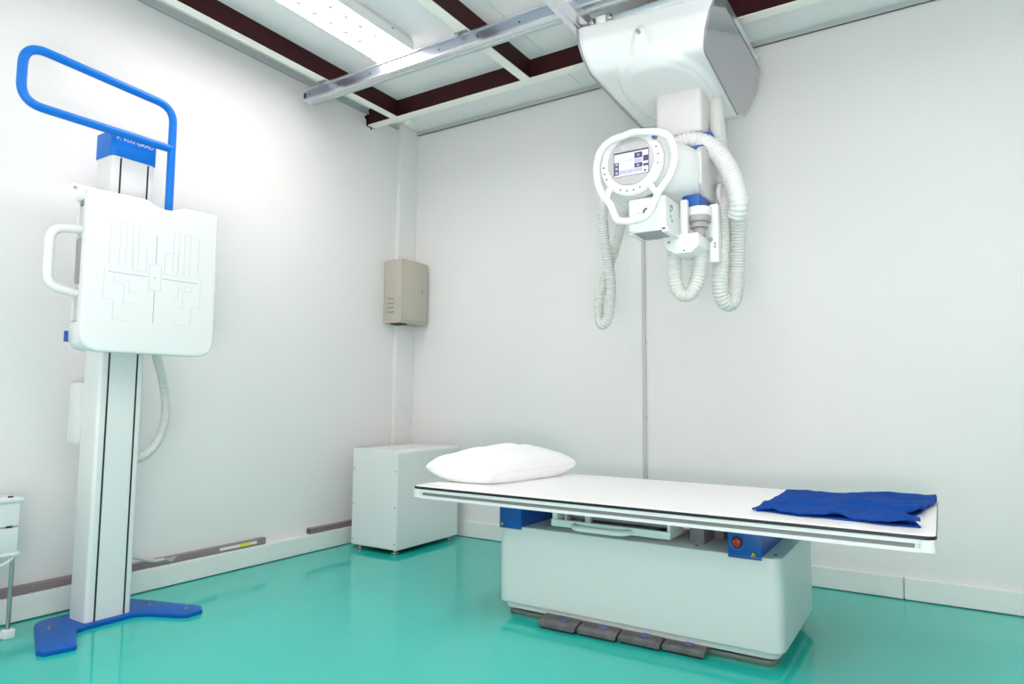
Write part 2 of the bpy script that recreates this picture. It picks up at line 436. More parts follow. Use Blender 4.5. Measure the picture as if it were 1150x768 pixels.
def carriage_cover():
    b = new(); NU, NS = 72, 110
    def fine(P, n):
        P = [Vector(p) for p in P]; return [Vector(p[:2]) for p in resample([Vector((p.x, p.y, 0)) for p in P], 1.0/n)]
    def res(P, n):
        P = [Vector((p[0], p[1], 0)) for p in P]; L = sum((c-a).length for a, c in zip(P, P[1:]))
        return resample(P, L/(n+0.001)), L
    A, LA = res(Lr, NS); B, LB = res(Rr, NS); cols = []
    for iu in range(NU+1):
        tt = 0.012+0.976*iu/NU; col = []
        pts = [A[k].lerp(B[k], tt) for k in range(len(A))]; L = LA*(1-tt)+LB*tt
        for k, p in enumerate(pts):
            x = xl(A[k].y)*(1-tt)+xr(B[k].y)*tt
            tg = (pts[min(k+1, len(pts)-1)]-pts[max(k-1, 0)]).normalized(); nr = Vector((tg.y, -tg.x, 0))
            if nr.dot(p-Vector((3.4, 2.75, 0))) < 0: nr = -nr
            sl = L*k/(len(pts)-1)
            e = (abs((x+1.115)/0.225)**2.6+abs((sl-0.575)/0.375)**2.6)**(1/2.6)
            d = 0.022*sm(1.0, 0.90, e) + 0.010*sm(0.86, 0.80, e)
            hw = 0.014+0.20*max(0, sl-0.105)**0.85*1.25
            nose = sm(hw+0.02, hw*0.55, abs(x+1.135))*sm(0.085, 0.135, sl)*sm(0.42, 0.24, sl)
            d = max(d, 0.024*nose)
            edge = sm(0.0, 0.03, min(tt, 1-tt)*0.65)
            p2 = p+nr*d*edge - nr*0.006*(1-edge)
            col.append(b.verts.new((x, p2.x, p2.y)))
        cols.append(col)
    skin_rings(b, cols)
    return b
obj('carriage_cover', carriage_cover(), 'white2', t, smooth=45)
b = new(); carriage_rings(b, [0.984, 1.0], 0.004); obj('side_panel', b, 'panelgrey', t, smooth=40, label='glossy grey right side panel')
b = new(); carriage_rings(b, [0.0, 0.016], 0.004); obj('side_panel', b, 'panelgrey', t, smooth=40, label='glossy grey left side panel')
b = new(); cyl(b, (-1.138, 2.868, 2.735), 'Y', 0.009, 0.03, 12); obj('screw', b, 'steel', t)
# mounting frame and roller above the cover
b = new(); box(b, -1.405, -0.865, 3.02, 3.66, 2.885, 2.905); obj('mounting_plate', b, 'bronze', t, smooth=0, label='brown metal mounting plate')
b = new(); box(b, -1.40, -0.86, 2.945, 2.985, 2.862, 2.900, 0.003); box(b, -1.405, -0.865, 3.0, 3.66, 2.855, 2.886); obj('frame_bar', b, 'alu', t)
rb = new(); box(rb, -1.375, -1.325, 2.92, 2.945, 2.862, 2.900, 0.003); rb_o = obj('roller_bracket', rb, 'white', t)
for x in (-1.402, -1.310):
    b = new(); cyl(b, (x-0.011, 2.935, 2.885), 'X', 0.021, 0.022, 20, w=0.003); obj('roller', b, 'steel', rb_o)
# telescopic column
b = new(); prism(b, rpoly([(-1.185, 3.22), (-0.945, 3.22), (-0.945, 3.47), (-1.185, 3.47)], 0.03), 'Z', 2.335, 2.57, 0.003); col = obj('column', b, 'lightgrey', t)
M['colgrey'] = mat('column_grey', (0.66, 0.645, 0.65), 0.4); col.data.materials[0] = M['colgrey']
b = new(); prism(b, rpoly([(-1.170, 3.23), (-0.955, 3.23), (-0.955, 3.44), (-1.170, 3.44)], 0.03), 'Z', 2.15, 2.34); o = obj('column_stage', b, 'white', t)
b = new(); box(b, -0.945, -0.880, 3.14, 3.215, 2.15, 2.290, 0.006); box(b, -1.04, -0.872, 3.30, 3.40, 1.93, 2.24, 0.012); box(b, -0.965, -0.885, 2.96, 3.20, 1.872, 1.935, 0.006); obj('swivel_arm', b, 'blue2', t, label='blue swivel arm')
# tube housing: round in front, boxy behind
b = new(); R = []
for (y, a, c, e, cx, cz) in ((2.720, 0.138, 0.140, 2.0, -1.103, 2.038), (2.735, 0.147, 0.149, 2.0, -1.103, 2.038), (2.78, 0.152, 0.152, 2.0, -1.103, 2.04), (2.84, 0.172, 0.146, 2.3, -1.10, 2.045), (2.90, 0.196, 0.136, 2.9, -1.098, 2.055),
                            (2.955, 0.211, 0.132, 3.3, -1.097, 2.052), (3.0, 0.215, 0.132, 3.8, -1.097, 2.052), (3.24, 0.215, 0.132, 3.8, -1.097, 2.055), (3.30, 0.205, 0.122, 3.8, -1.097, 2.055), (3.315, 0.18, 0.10, 4, -1.097, 2.055)):
    R.append(superring(b, y, cx, cz, a, c, e, 56))
skin_rings(b, R); hs = obj('tube_housing', b, 'white2', t, smooth=50)
b = new(); prism(b, rpoly([(2.968, 2.135), (2.968, 1.985), (3.03, 1.935), (3.21, 1.935), (3.305, 2.01), (3.305, 2.165), (3.25, 2.180), (3.01, 2.172)], 0.03), 'X', -0.905, -0.874, 0.006); obj('end_cap', b, 'panelgrey', hs, label='grey end cap of the tube housing').data.materials[0] = M['lightgrey']
b = new(); box(b, -0.99, -0.885, 3.03, 3.22, 2.165, 2.188, 0.006); obj('blue_strip', b, 'blue2', hs, label='blue strip')
# control panel
CX, CY, CZ = -1.104, 2.70, 2.037
b = new(); cyl(b, (CX, 2.690, CZ), 'Y', 0.146, 0.045, 64, w=0.012); cp = obj('control_panel', b, 'white2', t, smooth=60)
b = new(); cyl(b, (CX, 2.682, CZ+0.003), 'Y', 0.106, 0.012, 56, w=0.004); dd = obj('display_disc', b, 'lightgrey', cp, label='light grey round display face', smooth=60)
M['discgrey'] = mat('disc_grey', (0.46, 0.445, 0.455), 0.4); dd.data.materials[0] = M['discgrey']
b = new()
def q(x0, x1, z0, z1, mi, dy=0.0):
    y = 2.6805-dy
    vs = [b.verts.new(v) for v in ((x0, y, z0), (x1, y, z0), (x1, y, z1), (x0, y, z1))]
    f = b.faces.new(vs); f.material_index = mi
    vs2 = [b.verts.new(v) for v in ((x0, 2.684, z0), (x1, 2.684, z0), (x1, 2.684, z1), (x0, 2.684, z1))]
    for i in range(4): b.faces.new((vs[i], vs2[i], vs2[(i+1) % 4], vs[(i+1) % 4])).material_index = mi
sx0, sx1, sz0, sz1 = CX-0.072, CX+0.084, CZ-0.060, CZ+0.040
W, Hh = sx1-sx0, sz1-sz0
q(sx0-0.003, sx1+0.003, sz0-0.002, sz1+0.008, 2)
def g(u0, u1, v0, v1, mi, d=0.0006): q(sx0+W*u0, sx0+W*u1, sz0+Hh*v0, sz0+Hh*v1, mi, d)
g(0, 1, 0, 1, 0)
g(0.0, 0.14, 0.06, 0.64, 2, 0.0012)
for k in range(3): g(0.035, 0.105, 0.12+0.19*k, 0.22+0.19*k, 1, 0.0018)
g(0.15, 0.37, 0.08, 0.26, 1, 0.0012); g(0.38, 0.57, 0.08, 0.26, 1, 0.0012); g(0.58, 0.84, 0.08, 0.26, 1, 0.0012)
g(0.15, 0.57, 0.42, 0.425, 1, 0.0012); g(0.3, 0.55, 0.64, 0.68, 1, 0.0012); g(0.02, 0.57, 0.83, 0.835, 1, 0.0012)
g(0.60, 0.84, 0.70, 0.95, 2, 0.0012); g(0.60, 0.84, 0.50, 0.68, 1, 0.0012); g(0.60, 0.84, 0.28, 0.48, 2, 0.0012)
g(0.86, 1.0, 0.50, 0.76, 2, 0.0012); g(0.86, 1.0, 0.28, 0.40, 2, 0.0012); g(0.88, 0.94, 0.04, 0.14, 2, 0.0012)
g(0.69, 0.75, 0.79, 0.86, 1, 0.0018); g(0.68, 0.74, 0.34, 0.42, 1, 0.0018)
obj('screen', b, ['scr_w', 'scr_l', 'scr_d'], dd, smooth=0, label='lit touch screen')
b = new()
for (u, v, w, h) in ((-0.040, 0.068, 0.012, 0.010), (-0.026, 0.070, 0.014, 0.008), (-0.036, 0.058, 0.030, 0.006)): box(b, CX+u, CX+u+w, 2.6805, 2.683, CZ+v, CZ+v+h)
obj('printed_label', b, 'line', dd, smooth=0)
b = new()
for (u, v, w, h) in ((0.0, 0.066, 0.024, 0.0012), (0.0, 0.082, 0.024, 0.0012), (0.0, 0.066, 0.0012, 0.017), (0.023, 0.066, 0.0012, 0.017)): box(b, CX+u, CX+u+w, 2.6805, 2.683, CZ+v, CZ+v+h)
obj('printed_frame', b, 'line', dd, smooth=0)
b = new()
for ang in (-112, -98, -84, -70, -12, 6, 22, 195, 208, 182):
    a = math.radians(ang); cyl(b, (CX+0.127*math.cos(a), 2.687, CZ+0.127*math.sin(a)), 'Y', 0.0035, 0.006, 8)
parts('panel_button', b, 'ink', cp, label='small dark symbol on the bezel')
b = new(); cyl(b, (CX+0.112, 2.682, CZ+0.092), 'Y', 0.013, 0.012, 16, w=0.002); obj('key_switch', b, 'icon', cp, label='blue button on the bezel')
# handle ring around the panel (plane y = 2.655)
HP = [(-1.098,2.147),(-1.169,2.135),(-1.2305,2.1035),(-1.266,2.0525),(-1.2815,1.9745),(-1.276,1.8895),(-1.2515,1.8235),(-1.211,1.7845),(-1.18,1.757),(-1.162,1.706)]
HP = [(-1.08, 2.154), (-1.122, 2.147), (-1.164, 2.143), (-1.204, 2.127), (-1.236, 2.095), (-1.25, 2.053), (-1.253, 2.013), (-1.248, 1.963), (-1.23, 1.913), (-1.205, 1.875), (-1.187, 1.852), (-1.173, 1.816), (-1.159, 1.784), (-1.142, 1.772), (-1.09, 1.766), (-1.039, 1.771), (-1.011, 1.789), (-0.995, 1.816), (-0.974, 1.858), (-0.961, 1.882), (-0.934, 1.913), (-0.911, 1.948), (-0.897, 1.994), (-0.897, 2.039), (-0.909, 2.084), (-0.932, 2.114), (-0.971, 2.134), (-1.025, 2.145)]
b = new(); tube(b, catmull([(x, 2.66, z) for x, z in HP], 0.012, True), 0.0155, 14, closed=True)
for p, e in (((-1.205, 1.875), (-1.195, 1.95)), ((-0.972, 1.862), (-1.02, 1.93)), ((-1.13, 2.147), (-1.125, 2.165)), ((-1.075, 2.152), (-1.07, 2.165)), ((-1.02, 2.143), (-1.03, 2.150))):
    tube(b, [(p[0], 2.66, p[1]), ((p[0]+e[0])/2, 2.672, (p[1]+e[1])/2), (e[0], 2.70, e[1])], 0.014, 12)
obj('handle_ring', b, 'white2', t, smooth=60)
# collimator
b = new(); box(b, -1.127, -0.958, 2.72, 2.900, 1.735, 1.878, 0.006); cl = obj('collimator', b, 'white', t)
b = new(); box(b, -1.10, -1.0, 2.76, 2.87, 1.875, 1.905, 0.003); obj('neck_plate', b, 'midgrey', cl)
b = new(); box(b, -1.127, -1.107, 2.722, 2.870, 1.722, 1.736, 0.002); box(b, -0.978, -0.953, 2.722, 2.900, 1.718, 1.738, 0.002); box(b, -1.12, -0.96, 2.722, 2.732, 1.728, 1.738, 0.001); obj('filter_rail', b, 'white', cl)
b = new(); box(b, -1.105, -0.980, 2.735, 2.890, 1.730, 1.736); obj('window_plate', b, 'grey', cl, smooth=0, label='grey exit window')
b = new(); cyl(b, (-1.085, 2.712, 1.835), 'Y', 0.022, 0.010, 20, w=0.002); cyl(b, (-1.015, 2.708, 1.838), 'Y', 0.020, 0.014, 20, w=0.002); parts('knob', b, 'white2', cl)
b = new()
tube(b, [Vector((-1.045+0.012*math.cos(2*PI*k/16), 2.717, 1.815+0.012*math.sin(2*PI*k/16))) for k in range(16)], 0.0028, 6, closed=True); obj('dial_mark', b, 'black', cl)
b = new()
for (y, z, w, h) in ((2.775, 1.835, 0.018, 0.012), (2.775, 1.815, 0.012, 0.014), (2.80, 1.83, 0.01, 0.02), (2.775, 1.79, 0.01, 0.012), (2.79, 1.775, 0.014, 0.010)): box(b, -0.9590, -0.9572, y, y+w, z, z+h)
obj('printed_label', b, 'dline', cl, smooth=0)
# stepped swivel and lower bracket
b = new()
cyl(b, (-0.898, 2.992, 1.835), 'Z', 0.054, 0.040, 32, w=0.003); sw = obj('swivel', b, 'white', t)
b = new(); cyl(b, (-0.898, 2.992, 1.808), 'Z', 0.054, 0.027, 32, w=0.002); cyl(b, (-0.898, 2.992, 1.782), 'Z', 0.041, 0.027, 32, w=0.002); cyl(b, (-0.898, 2.992, 1.745), 'Z', 0.027, 0.037, 32, w=0.002); obj('swivel_step', b, 'stepgrey', sw, label='grey stepped rings')
b = new()
prism(b, rpoly([(-1.035, 1.735), (-1.015, 1.675), (-0.975, 1.650), (-0.90, 1.650), (-0.866, 1.68), (-0.866, 1.738)], 0.012), 'Y', 2.875, 3.05, 0.006)
box(b, -0.957, -0.925, 2.905, 2.935, 1.735, 1.90, 0.005); br = obj('lower_bracket', b, 'white', t)
b = new(); cyl(b, (-1.0, 2.870, 1.705), 'Y', 0.004, 0.007, 8); cyl(b, (-0.93, 2.870, 1.66), 'Y', 0.003, 0.007, 8); parts('screw', b, 'dark', br)
b = new(); box(b, -0.866, -0.826, 3.04, 3.10, 1.630, 1.90, 0.004); sp = obj('side_plate', b, 'white', t)
b = new()
for (z) in (1.70, 1.715): cyl(b, (-0.84, 3.034, z), 'Y', 0.005, 0.008, 8)
cyl(b, (-0.86, 3.034, 1.735), 'Y', 0.011, 0.01, 12)
parts('screw', b, 'grey', sp)
b = new(); tube(b, [Vector((-0.850, 3.20+0.052*math.cos(2*PI*k/24), 1.985+0.050*math.sin(2*PI*k/24))) for k in range(24)], 0.011, 10, closed=True); obj('cable_ring', b, 'colgrey', t)
# hoses
def hose(nm, pts, r, m, pitch, lab=None):
    b = new(); P = resample(catmull(pts, 0.01), 0.006)
    for _ in range(60): P = [P[0]]+[(P[k-1]+2*P[k]+P[k+1])/4 for k in range(1, len(P)-1)]+[P[-1]]
    tube(b, P, r, 24, pitch=pitch, amp=0.0045); return obj(nm, b, m, t, label=lab, smooth=70)
hose('hose', [(-1.07, 3.06, 2.12), (-1.044, 3.07, 2.19), (-1.01, 3.09, 2.24), (-0.92, 3.115, 2.235), (-0.845, 3.11, 2.17), (-0.79, 3.09, 2.077), (-0.757, 3.07, 1.993), (-0.737, 3.055, 1.92), (-0.735, 3.06, 1.865), (-0.752, 3.09, 1.842)], 0.045, 'hosew', 0.0165, 'thick white ribbed hose arching over the tube housing')
hose('hose', [(-0.93, 3.42, 2.57), (-0.915, 3.38, 2.447), (-0.897, 3.34, 2.344), (-0.877, 3.3, 2.191), (-0.858, 3.24, 2.017), (-0.845, 3.18, 1.849), (-0.845, 3.15, 1.671), (-0.852, 3.15, 1.544), (-0.850, 3.17, 1.475), (-0.830, 3.215, 1.448), (-0.812, 3.255, 1.490), (-0.800, 3.265, 1.67), (-0.768, 3.18, 1.855)], 0.038, 'hose', 0.0150, 'long ribbed hose loop at the right of the tube')
hose('hose', [(-1.010, 2.98, 1.69), (-1.012, 2.98, 1.58), (-1.003, 2.99, 1.500), (-0.968, 3.0, 1.468), (-0.930, 3.01, 1.500), (-0.910, 3.02, 1.588), (-0.900, 3.02, 1.69)], 0.034, 'hose', 0.0150, 'short ribbed hose loop under the collimator')
hose('hose', [(-1.15, 3.33, 2.12), (-1.27, 3.28, 2.15), (-1.39, 3.22, 2.14), (-1.458, 3.2, 2.07), (-1.481, 3.22, 1.964), (-1.48, 3.25, 1.826), (-1.468, 3.28, 1.685), (-1.472, 3.3, 1.544), (-1.494, 3.3, 1.425), (-1.535, 3.32, 1.392), (-1.562, 3.34, 1.458), (-1.556, 3.35, 1.582), (-1.502, 3.36, 1.749), (-1.455, 3.36, 1.888), (-1.42, 3.36, 2.00), (-1.35, 3.36, 2.08), (-1.24, 3.36, 2.10), (-1.15, 3.33, 2.06)], 0.028, 'hose', 0.0140, 'thin ribbed hose loop at the left of the panel')

# ------------------------------------------------------------------ patient table
t = thing('x_ray_table', 'long white x-ray patient table with blue end blocks and teal-tinted base', 'table', (-1.15, 3.0, 0.0))
TX0, TX1, TY0, TY1, TZ = -2.13, -0.026, 2.475, 3.385, 0.590
def rrect(x0, x1, y0, y1, r, s=8): return rpoly([(x0, y0), (x1, y0), (x1, y1), (x0, y1)], r, s)
b = new(); prism(b, rrect(TX0+0.003, TX1-0.003, TY0+0.003, TY1-0.003, 0.035), 'Z', TZ-0.010, TZ, 0.0012, 1); tp = obj('tabletop', b, 'top', t, smooth=20)
b = new()
for k, (u, w) in enumerate(((0.05, 0.012), (0.068, 0.010), (0.085, 0.018), (0.112, 0.014))): box(b, TX0+u, TX0+u+w, TY0+0.055, TY0+0.07, TZ-0.0005, TZ+0.0006)
obj('printed_mark', b, 'line', tp, smooth=0)
b = new(); prism(b, rrect(TX0, TX1, TY0, TY1, 0.037), 'Z', TZ-0.0125, TZ-0.0015, 0.001, 1); obj('edge_band', b, 'black', t, smooth=20, label='thin black edging')
for (ya, yb, s) in ((TY0+0.004, TY0+0.034, 1), (TY1-0.034, TY1-0.004, -1)):
    yf = ya if s > 0 else yb; yi = yf+s*0.007; yk = yf+s*0.030
    b = new()
    prism(b, [(yf, 0.5775), (yk, 0.5775), (yk, 0.536), (yf, 0.536), (yf, 0.548), (yi, 0.548), (yi, 0.563), (yf, 0.563)], 'X', TX0+0.045, TX1-0.045, 0.0015, 1)
    sr = obj('side_rail', b, 'lightalu' if 'lightalu' in M else 'white', t, smooth=20)
    b = new(); box(b, TX0+0.06, TX1-0.06, min(yi-s*0.0015, yi), max(yi-s*0.0015, yi), 0.5485, 0.5625); obj('rail_groove', b, 'midgrey', sr, smooth=0, label='dark slot')
    for xa, xb in ((TX0+0.006, TX0+0.05), (TX1-0.05, TX1-0.006)):
        b = new(); prism(b, rrect(xa, xb, min(yf, yk)-0.0005, max(yf, yk), 0.012, 4), 'Z', 0.5355, 0.5775, 0.002, 1); obj('rail_end', b, 'white', sr)
b = new(); box(b, TX0+0.03, TX1-0.03, TY0+0.03, TY1-0.03, 0.545, 0.5775, 0.002); obj('under_frame', b, 'lightgrey', t)
BX0, BX1, BY0, BY1 = -1.788, -0.523, 2.700, 3.410
b = new(); prism(b, rrect(BX0, BX1, BY0, BY1, 0.055, 10), 'Z', 0.066, 0.413, 0.005, 3); bd = obj('base_cabinet', b, 'base_paint', t, smooth=40)
b = new(); prism(b, rrect(BX0+0.022, BX1-0.022, BY0+0.022, BY1-0.022, 0.05, 8), 'Z', 0.038, 0.070, 0.003); obj('base_skirt', b, 'base_paint', t, smooth=40)
b = new(); prism(b, rrect(-1.765, -0.565, 2.755, 3.36, 0.04, 6), 'Z', 0.0, 0.020, 0.003); obj('floor_frame', b, 'steelgrey', t, smooth=40, label='dark steel floor frame')
for (x, y) in ((-1.70, 2.80), (-0.64, 2.80), (-1.70, 3.3), (-0.64, 3.3)):
    b = new(); cyl(b, (x, y, 0.018), 'Z', 0.012, 0.022, 8); cyl(b, (x+0.025, y, 0.018), 'Z', 0.008, 0.022, 8); obj('levelling_foot', b, 'steel', t)
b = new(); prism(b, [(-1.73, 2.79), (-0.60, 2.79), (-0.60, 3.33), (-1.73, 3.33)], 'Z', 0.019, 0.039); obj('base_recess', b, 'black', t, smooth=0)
# worn foot pedals along the front
edges = [-1.538, -1.352, -1.168, -0.982, -0.806]
for k in range(4):
    x0, x1 = edges[k]+0.003, edges[k+1]-0.003
    y0 = 2.640+0.010*k; y1 = y0+0.085
    b = new(); prism(b, [(y0, 0.012), (y0, 0.026), (y0+0.010, 0.032), (y1, 0.046), (y1, 0.012)], 'X', x0, x1, 0.003, 2)
    pd = obj('foot_pedal', b, 'pedal', t, smooth=30)
    b = new(); xm = x0+(x1-x0)*0.58; e = []
    cyl(b, (xm, y0+0.045, 0.0395), Vector((0, -0.19, 1)), 0.019, 0.0015, 20); obj('pedal_icon', b, 'icon', pd, label='worn blue round icon', smooth=0)
    b = new(); box(b, x0+0.01, x1-0.01, y0+0.012, y1, 0.0, 0.012); obj('pedal_base', b, 'dark', pd, smooth=0)
# blue end blocks
for (x0, x1, right) in ((-1.772, -1.655, False), (-0.716, -0.592, True)):
    b = new(); box(b, x0, x1, 2.690, 3.30, 0.4135, 0.548, 0.002)
    box(b, x0, x1, 2.690, 2.699, 0.402, 0.414, 0.001)
    eb = obj('end_block', b, 'blue2', t, label='blue lift block ' + ('with red button' if right else 'without button'))
    xw = x0+0.095 if right else x0+0.016
    b = new(); h = 0.026
    prism(b, rpoly([(xw-0.013, 0.411), (xw+0.013, 0.411), (xw, 0.411+0.024)], 0.002, 3), 'Y', 2.6885, 2.690); wl = obj('warning_label', b, 'black', eb, label='black and yellow warning triangle', smooth=0)
    b = new(); prism(b, rpoly([(xw-0.0095, 0.4130), (xw+0.0095, 0.4130), (xw, 0.4130+0.0175)], 0.001, 2), 'Y', 2.6878, 2.6886); obj('warning_symbol', b, 'yellow', wl, smooth=0)
    b = new(); prism(b, [(xw-0.004, 0.4148), (xw+0.006, 0.4148), (xw+0.003, 0.4195), (xw-0.001, 0.4210)], 'Y', 2.6873, 2.6879); obj('warning_hand', b, 'black', wl, smooth=0)
    if right:
        bx, bz = x0+0.036, 0.462
        b = new(); tube(b, [Vector((bx+0.0275*math.cos(2*PI*k/32), 2.689, bz+0.0275*math.sin(2*PI*k/32))) for k in range(32)], 0.0035, 8, closed=True); obj('button_collar', b, 'blue', eb)
        b = new(); cyl(b, (bx, 2.6875, bz), 'Y', 0.025, 0.003, 28); obj('button_well', b, 'ink', eb, smooth=0)
        b = new(); cyl(b, (bx, 2.672, bz), 'Y', 0.0165, 0.016, 28, w=0.004); cyl(b, (bx, 2.668, bz), 'Y', 0.007, 0.006, 20, w=0.001); obj('stop_button', b, 'red', eb, label='red emergency stop button')
# cassette tray under the top
b = new()
box(b, -1.497, -0.946, 2.692, 2.706, 0.438, 0.468, 0.002)
box(b, -1.495, -1.47, 2.70, 3.2, 0.440, 0.540, 0.002); box(b, -0.962, -0.948, 2.70, 3.2, 0.440, 0.540, 0.002)
box(b, -1.49, -0.95, 2.70, 3.2, 0.436, 0.444, 0.001); box(b, -1.49, -0.95, 3.18, 3.2, 0.44, 0.54)
box(b, -0.948, -0.875, 2.86, 3.2, 0.455, 0.54, 0.004)
tr = obj('cassette_tray', b, 'white', t)
b = new(); box(b, -1.40, -0.97, 2.72, 3.1, 0.478, 0.490, 0.002); box(b, -1.36, -1.02, 2.715, 3.0, 0.460, 0.468, 0.001); obj('tray_plate', b, 'midgrey', tr)
b = new(); box(b, -1.435, -1.425, 2.705, 2.75, 0.465, 0.50, 0.002); box(b, -1.335, -1.31, 2.703, 2.74, 0.462, 0.51, 0.003); box(b, -1.335, -1.28, 2.703, 2.74, 0.50, 0.508, 0.002); obj('tray_latch', b, 'lightgrey', tr)
b = new(); tube(b, rpath([(-1.395, 2.715, 0.452), (-1.355, 2.640, 0.449), (-1.135, 2.640, 0.449), (-1.105, 2.715, 0.452)], 0.05, 8), 0.0125, 12, flat=0.75); obj('tray_handle', b, 'white2', tr, smooth=60)
b = new(); box(b, -0.90, -0.84, 2.80, 3.2, 0.4135, 0.50, 0.003); box(b, -0.845, -0.80, 2.95, 3.2, 0.4135, 0.47, 0.003); obj('lift_mechanism', b, 'midgrey', t)
b = new()
for x in (-0.86, -0.555): cyl(b, (x, 2.765, 0.4125), 'Z', 0.006, 0.003, 10)
parts('cover_screw', b, 'dark', bd)

# ------------------------------------------------------------------ pillow
def make_pillow():
    b = new(); n = 44
    F, Lc, Rc = Vector((-1.815, 2.68, 0.642)), Vector((-2.165, 2.615, 0.664)), Vector((-1.70, 3.345, 0.655))
    Bc = Lc+Rc-F
    grid = {}
    for side in (1, -1):
        for i in range(n+1):
            for j in range(n+1):
                u, v = -1+2*i/n, -1+2*j/n
                u = math.sin(u*PI/2)*0.55+u*0.45; v = math.sin(v*PI/2)*0.55+v*0.45
                pu = 1-0.055*(1-v*v)*1.0; pv = 1-0.045*(1-u*u)
                uu, vv = u*(pu if abs(u) > 0 else 1), v*pv
                s, w = (uu+1)/2, (vv+1)/2
                p = F*(1-s)*(1-w)+Lc*s*(1-w)+Rc*(1-s)*w+Bc*s*w
                prof = (max(0, 1-u*u)**0.33)*(max(0, 1-abs(v)**2.6)**0.33)
                wr = noise.noise(Vector((u*2.2, v*3.0, side*3)))*0.010 + 0.006*math.sin(9*v+5*u)*max(0, 1-abs(u))*(abs(u) > .02) * (1-u*u)
                edge = min(1-abs(u), 1-abs(v))
                wr += 0.012*noise.noise(Vector((u*5, v*5, 9+side)))*math.exp(-edge*4)*min(1, edge*8)
                if side > 0: z = p.z + prof*(0.096+1.3*wr)
                else: z = max(0.5915, p.z - prof*(0.10+0.3*wr))
                if side < 0 and (i in (0, n) or j in (0, n)): continue
                grid[side, i, j] = b.verts.new((p.x, p.y, z))
    def gv(s, i, j): return grid.get((s, i, j)) or grid[1, i, j]
    for s in (1, -1):
        for i in range(n):
            for j in range(n):
                f = [gv(s, i, j), gv(s, i+1, j), gv(s, i+1, j+1), gv(s, i, j+1)]
                if len(set(f)) == 4: b.faces.new(f)
    bmesh.ops.recalc_face_normals(b, faces=b.faces)
    seam = [grid[1, i, 0].co.copy() for i in range(n+1)]+[grid[1, n, j].co.copy() for j in range(1, n+1)]+[grid[1, i, n].co.copy() for i in range(n-1, -1, -1)]+[grid[1, 0, j].co.copy() for j in range(n-1, 0, -1)]
    return b, seam
b, seam = make_pillow()
pl = thing('pillow', 'plump white pillow lying on the left end of the x-ray table', 'pillow', (-1.95, 3.0, 0.591))
obj('pillow_cover', b, 'fabric', pl, smooth=180)
b = new(); tube(b, seam, 0.0028, 6, closed=True); obj('seam', b, 'fabric', pl, smooth=180)

# ------------------------------------------------------------------ folded blue cloth
def make_cloth():
    b = new(); nu, nv = 90, 60
    def outline(u):   # front and back edge points for u in 0..1
        fx = -0.612+0.545*u; bx = -0.603+0.566*u
        fy = 2.640-0.030*math.sin(u*PI)*0 - 0.045*u + 0.012*math.sin(u*13+0.6)
        by = 3.262+0.095*u
        return Vector((fx, fy)), Vector((bx, by))
    rows = []
    for i in range(nu+1):
        u = i/nu; f, k = outline(u); col = []
        for j in range(nv+1):
            v = j/nv
            p = f.lerp(k, v)
            # right edge pinched in around v ~ 0.25
            p.x -= (u**6)*0.075*math.exp(-((v-0.22)/0.13)**2) - (u**6)*0.0
            p.x += (u**8)*0.012*math.sin(v*9)
            h = 0.014+0.005*noise.noise(Vector((u*4, v*3, 1)))
            h += 0.020*math.exp(-((v-0.30-0.35*u)/0.055)**2)*(0.4+0.6*math.sin(u*5+0.8)**2)*(1-0.4*u)     # diagonal crease
            h += 0.016*math.exp(-((v-0.62+0.22*u)/0.045)**2)*(0.3+0.7*u)
            h += 0.018*math.exp(-((u-0.83)/0.06)**2-((v-0.20)/0.09)**2)
            h += (0.020*max(0, math.sin(u*15+0.3))*0.6+0.004)*math.exp(-v/0.055)
            h += 0.010*math.exp(-(u-0.60)**2/0.0009)*v*(1-v)*2
            h += 0.006*noise.noise(Vector((u*12, v*10, 4)))
            h += 0.018*math.exp(-(1-v)/0.06)*(0.4+0.4*math.sin(u*8+2))
            h += 0.014*math.exp(-(1-u)/0.05)*(0.5+0.5*math.sin(v*7))
            h = h*(0.55+0.45*sm(0.0, 0.25, u)); col.append((p.x, p.y, 0.5905+max(0.0075, h)))
        rows.append(col)
    T = [[b.verts.new(c) for c in r] for r in rows]
    Bm = [[b.verts.new((c[0], c[1], max(0.5905, c[2]-0.007))) for c in r] for r in rows]
    for i in range(nu):
        for j in range(nv):
            b.faces.new((T[i][j], T[i+1][j], T[i+1][j+1], T[i][j+1]))
            b.faces.new((Bm[i][j+1], Bm[i+1][j+1], Bm[i+1][j], Bm[i][j]))
    for i in range(nu):
        b.faces.new((Bm[i][0], Bm[i+1][0], T[i+1][0], T[i][0])); b.faces.new((T[i][nv], T[i+1][nv], Bm[i+1][nv], Bm[i][nv]))
    for j in range(nv):
        b.faces.new((T[0][j], T[0][j+1], Bm[0][j+1], Bm[0][j])); b.faces.new((Bm[nu][j], Bm[nu][j+1], T[nu][j+1], T[nu][j]))
    bmesh.ops.recalc_face_normals(b, faces=b.faces)
    return b
ct = thing('folded_cloth', 'dark blue folded cloth gown lying on the right end of the x-ray table', 'cloth', (-0.32, 3.0, 0.591))
obj('upper_layer', make_cloth(), 'cloth', ct, smooth=180)
b = new(); pts = []
for k in range(41):
    u = k/40; pts.append((-0.600+0.53*u, 2.655-0.05*u+0.006*math.sin(u*21)))
pts += [(-0.10, 2.80), (-0.055, 3.15), (-0.05, 3.33), (-0.3, 3.29), (-0.595, 3.25)]
prism(b, pts, 'Z', 0.5905, 0.5965, 0.002, 1); obj('lower_layer', b, 'cloth', ct)

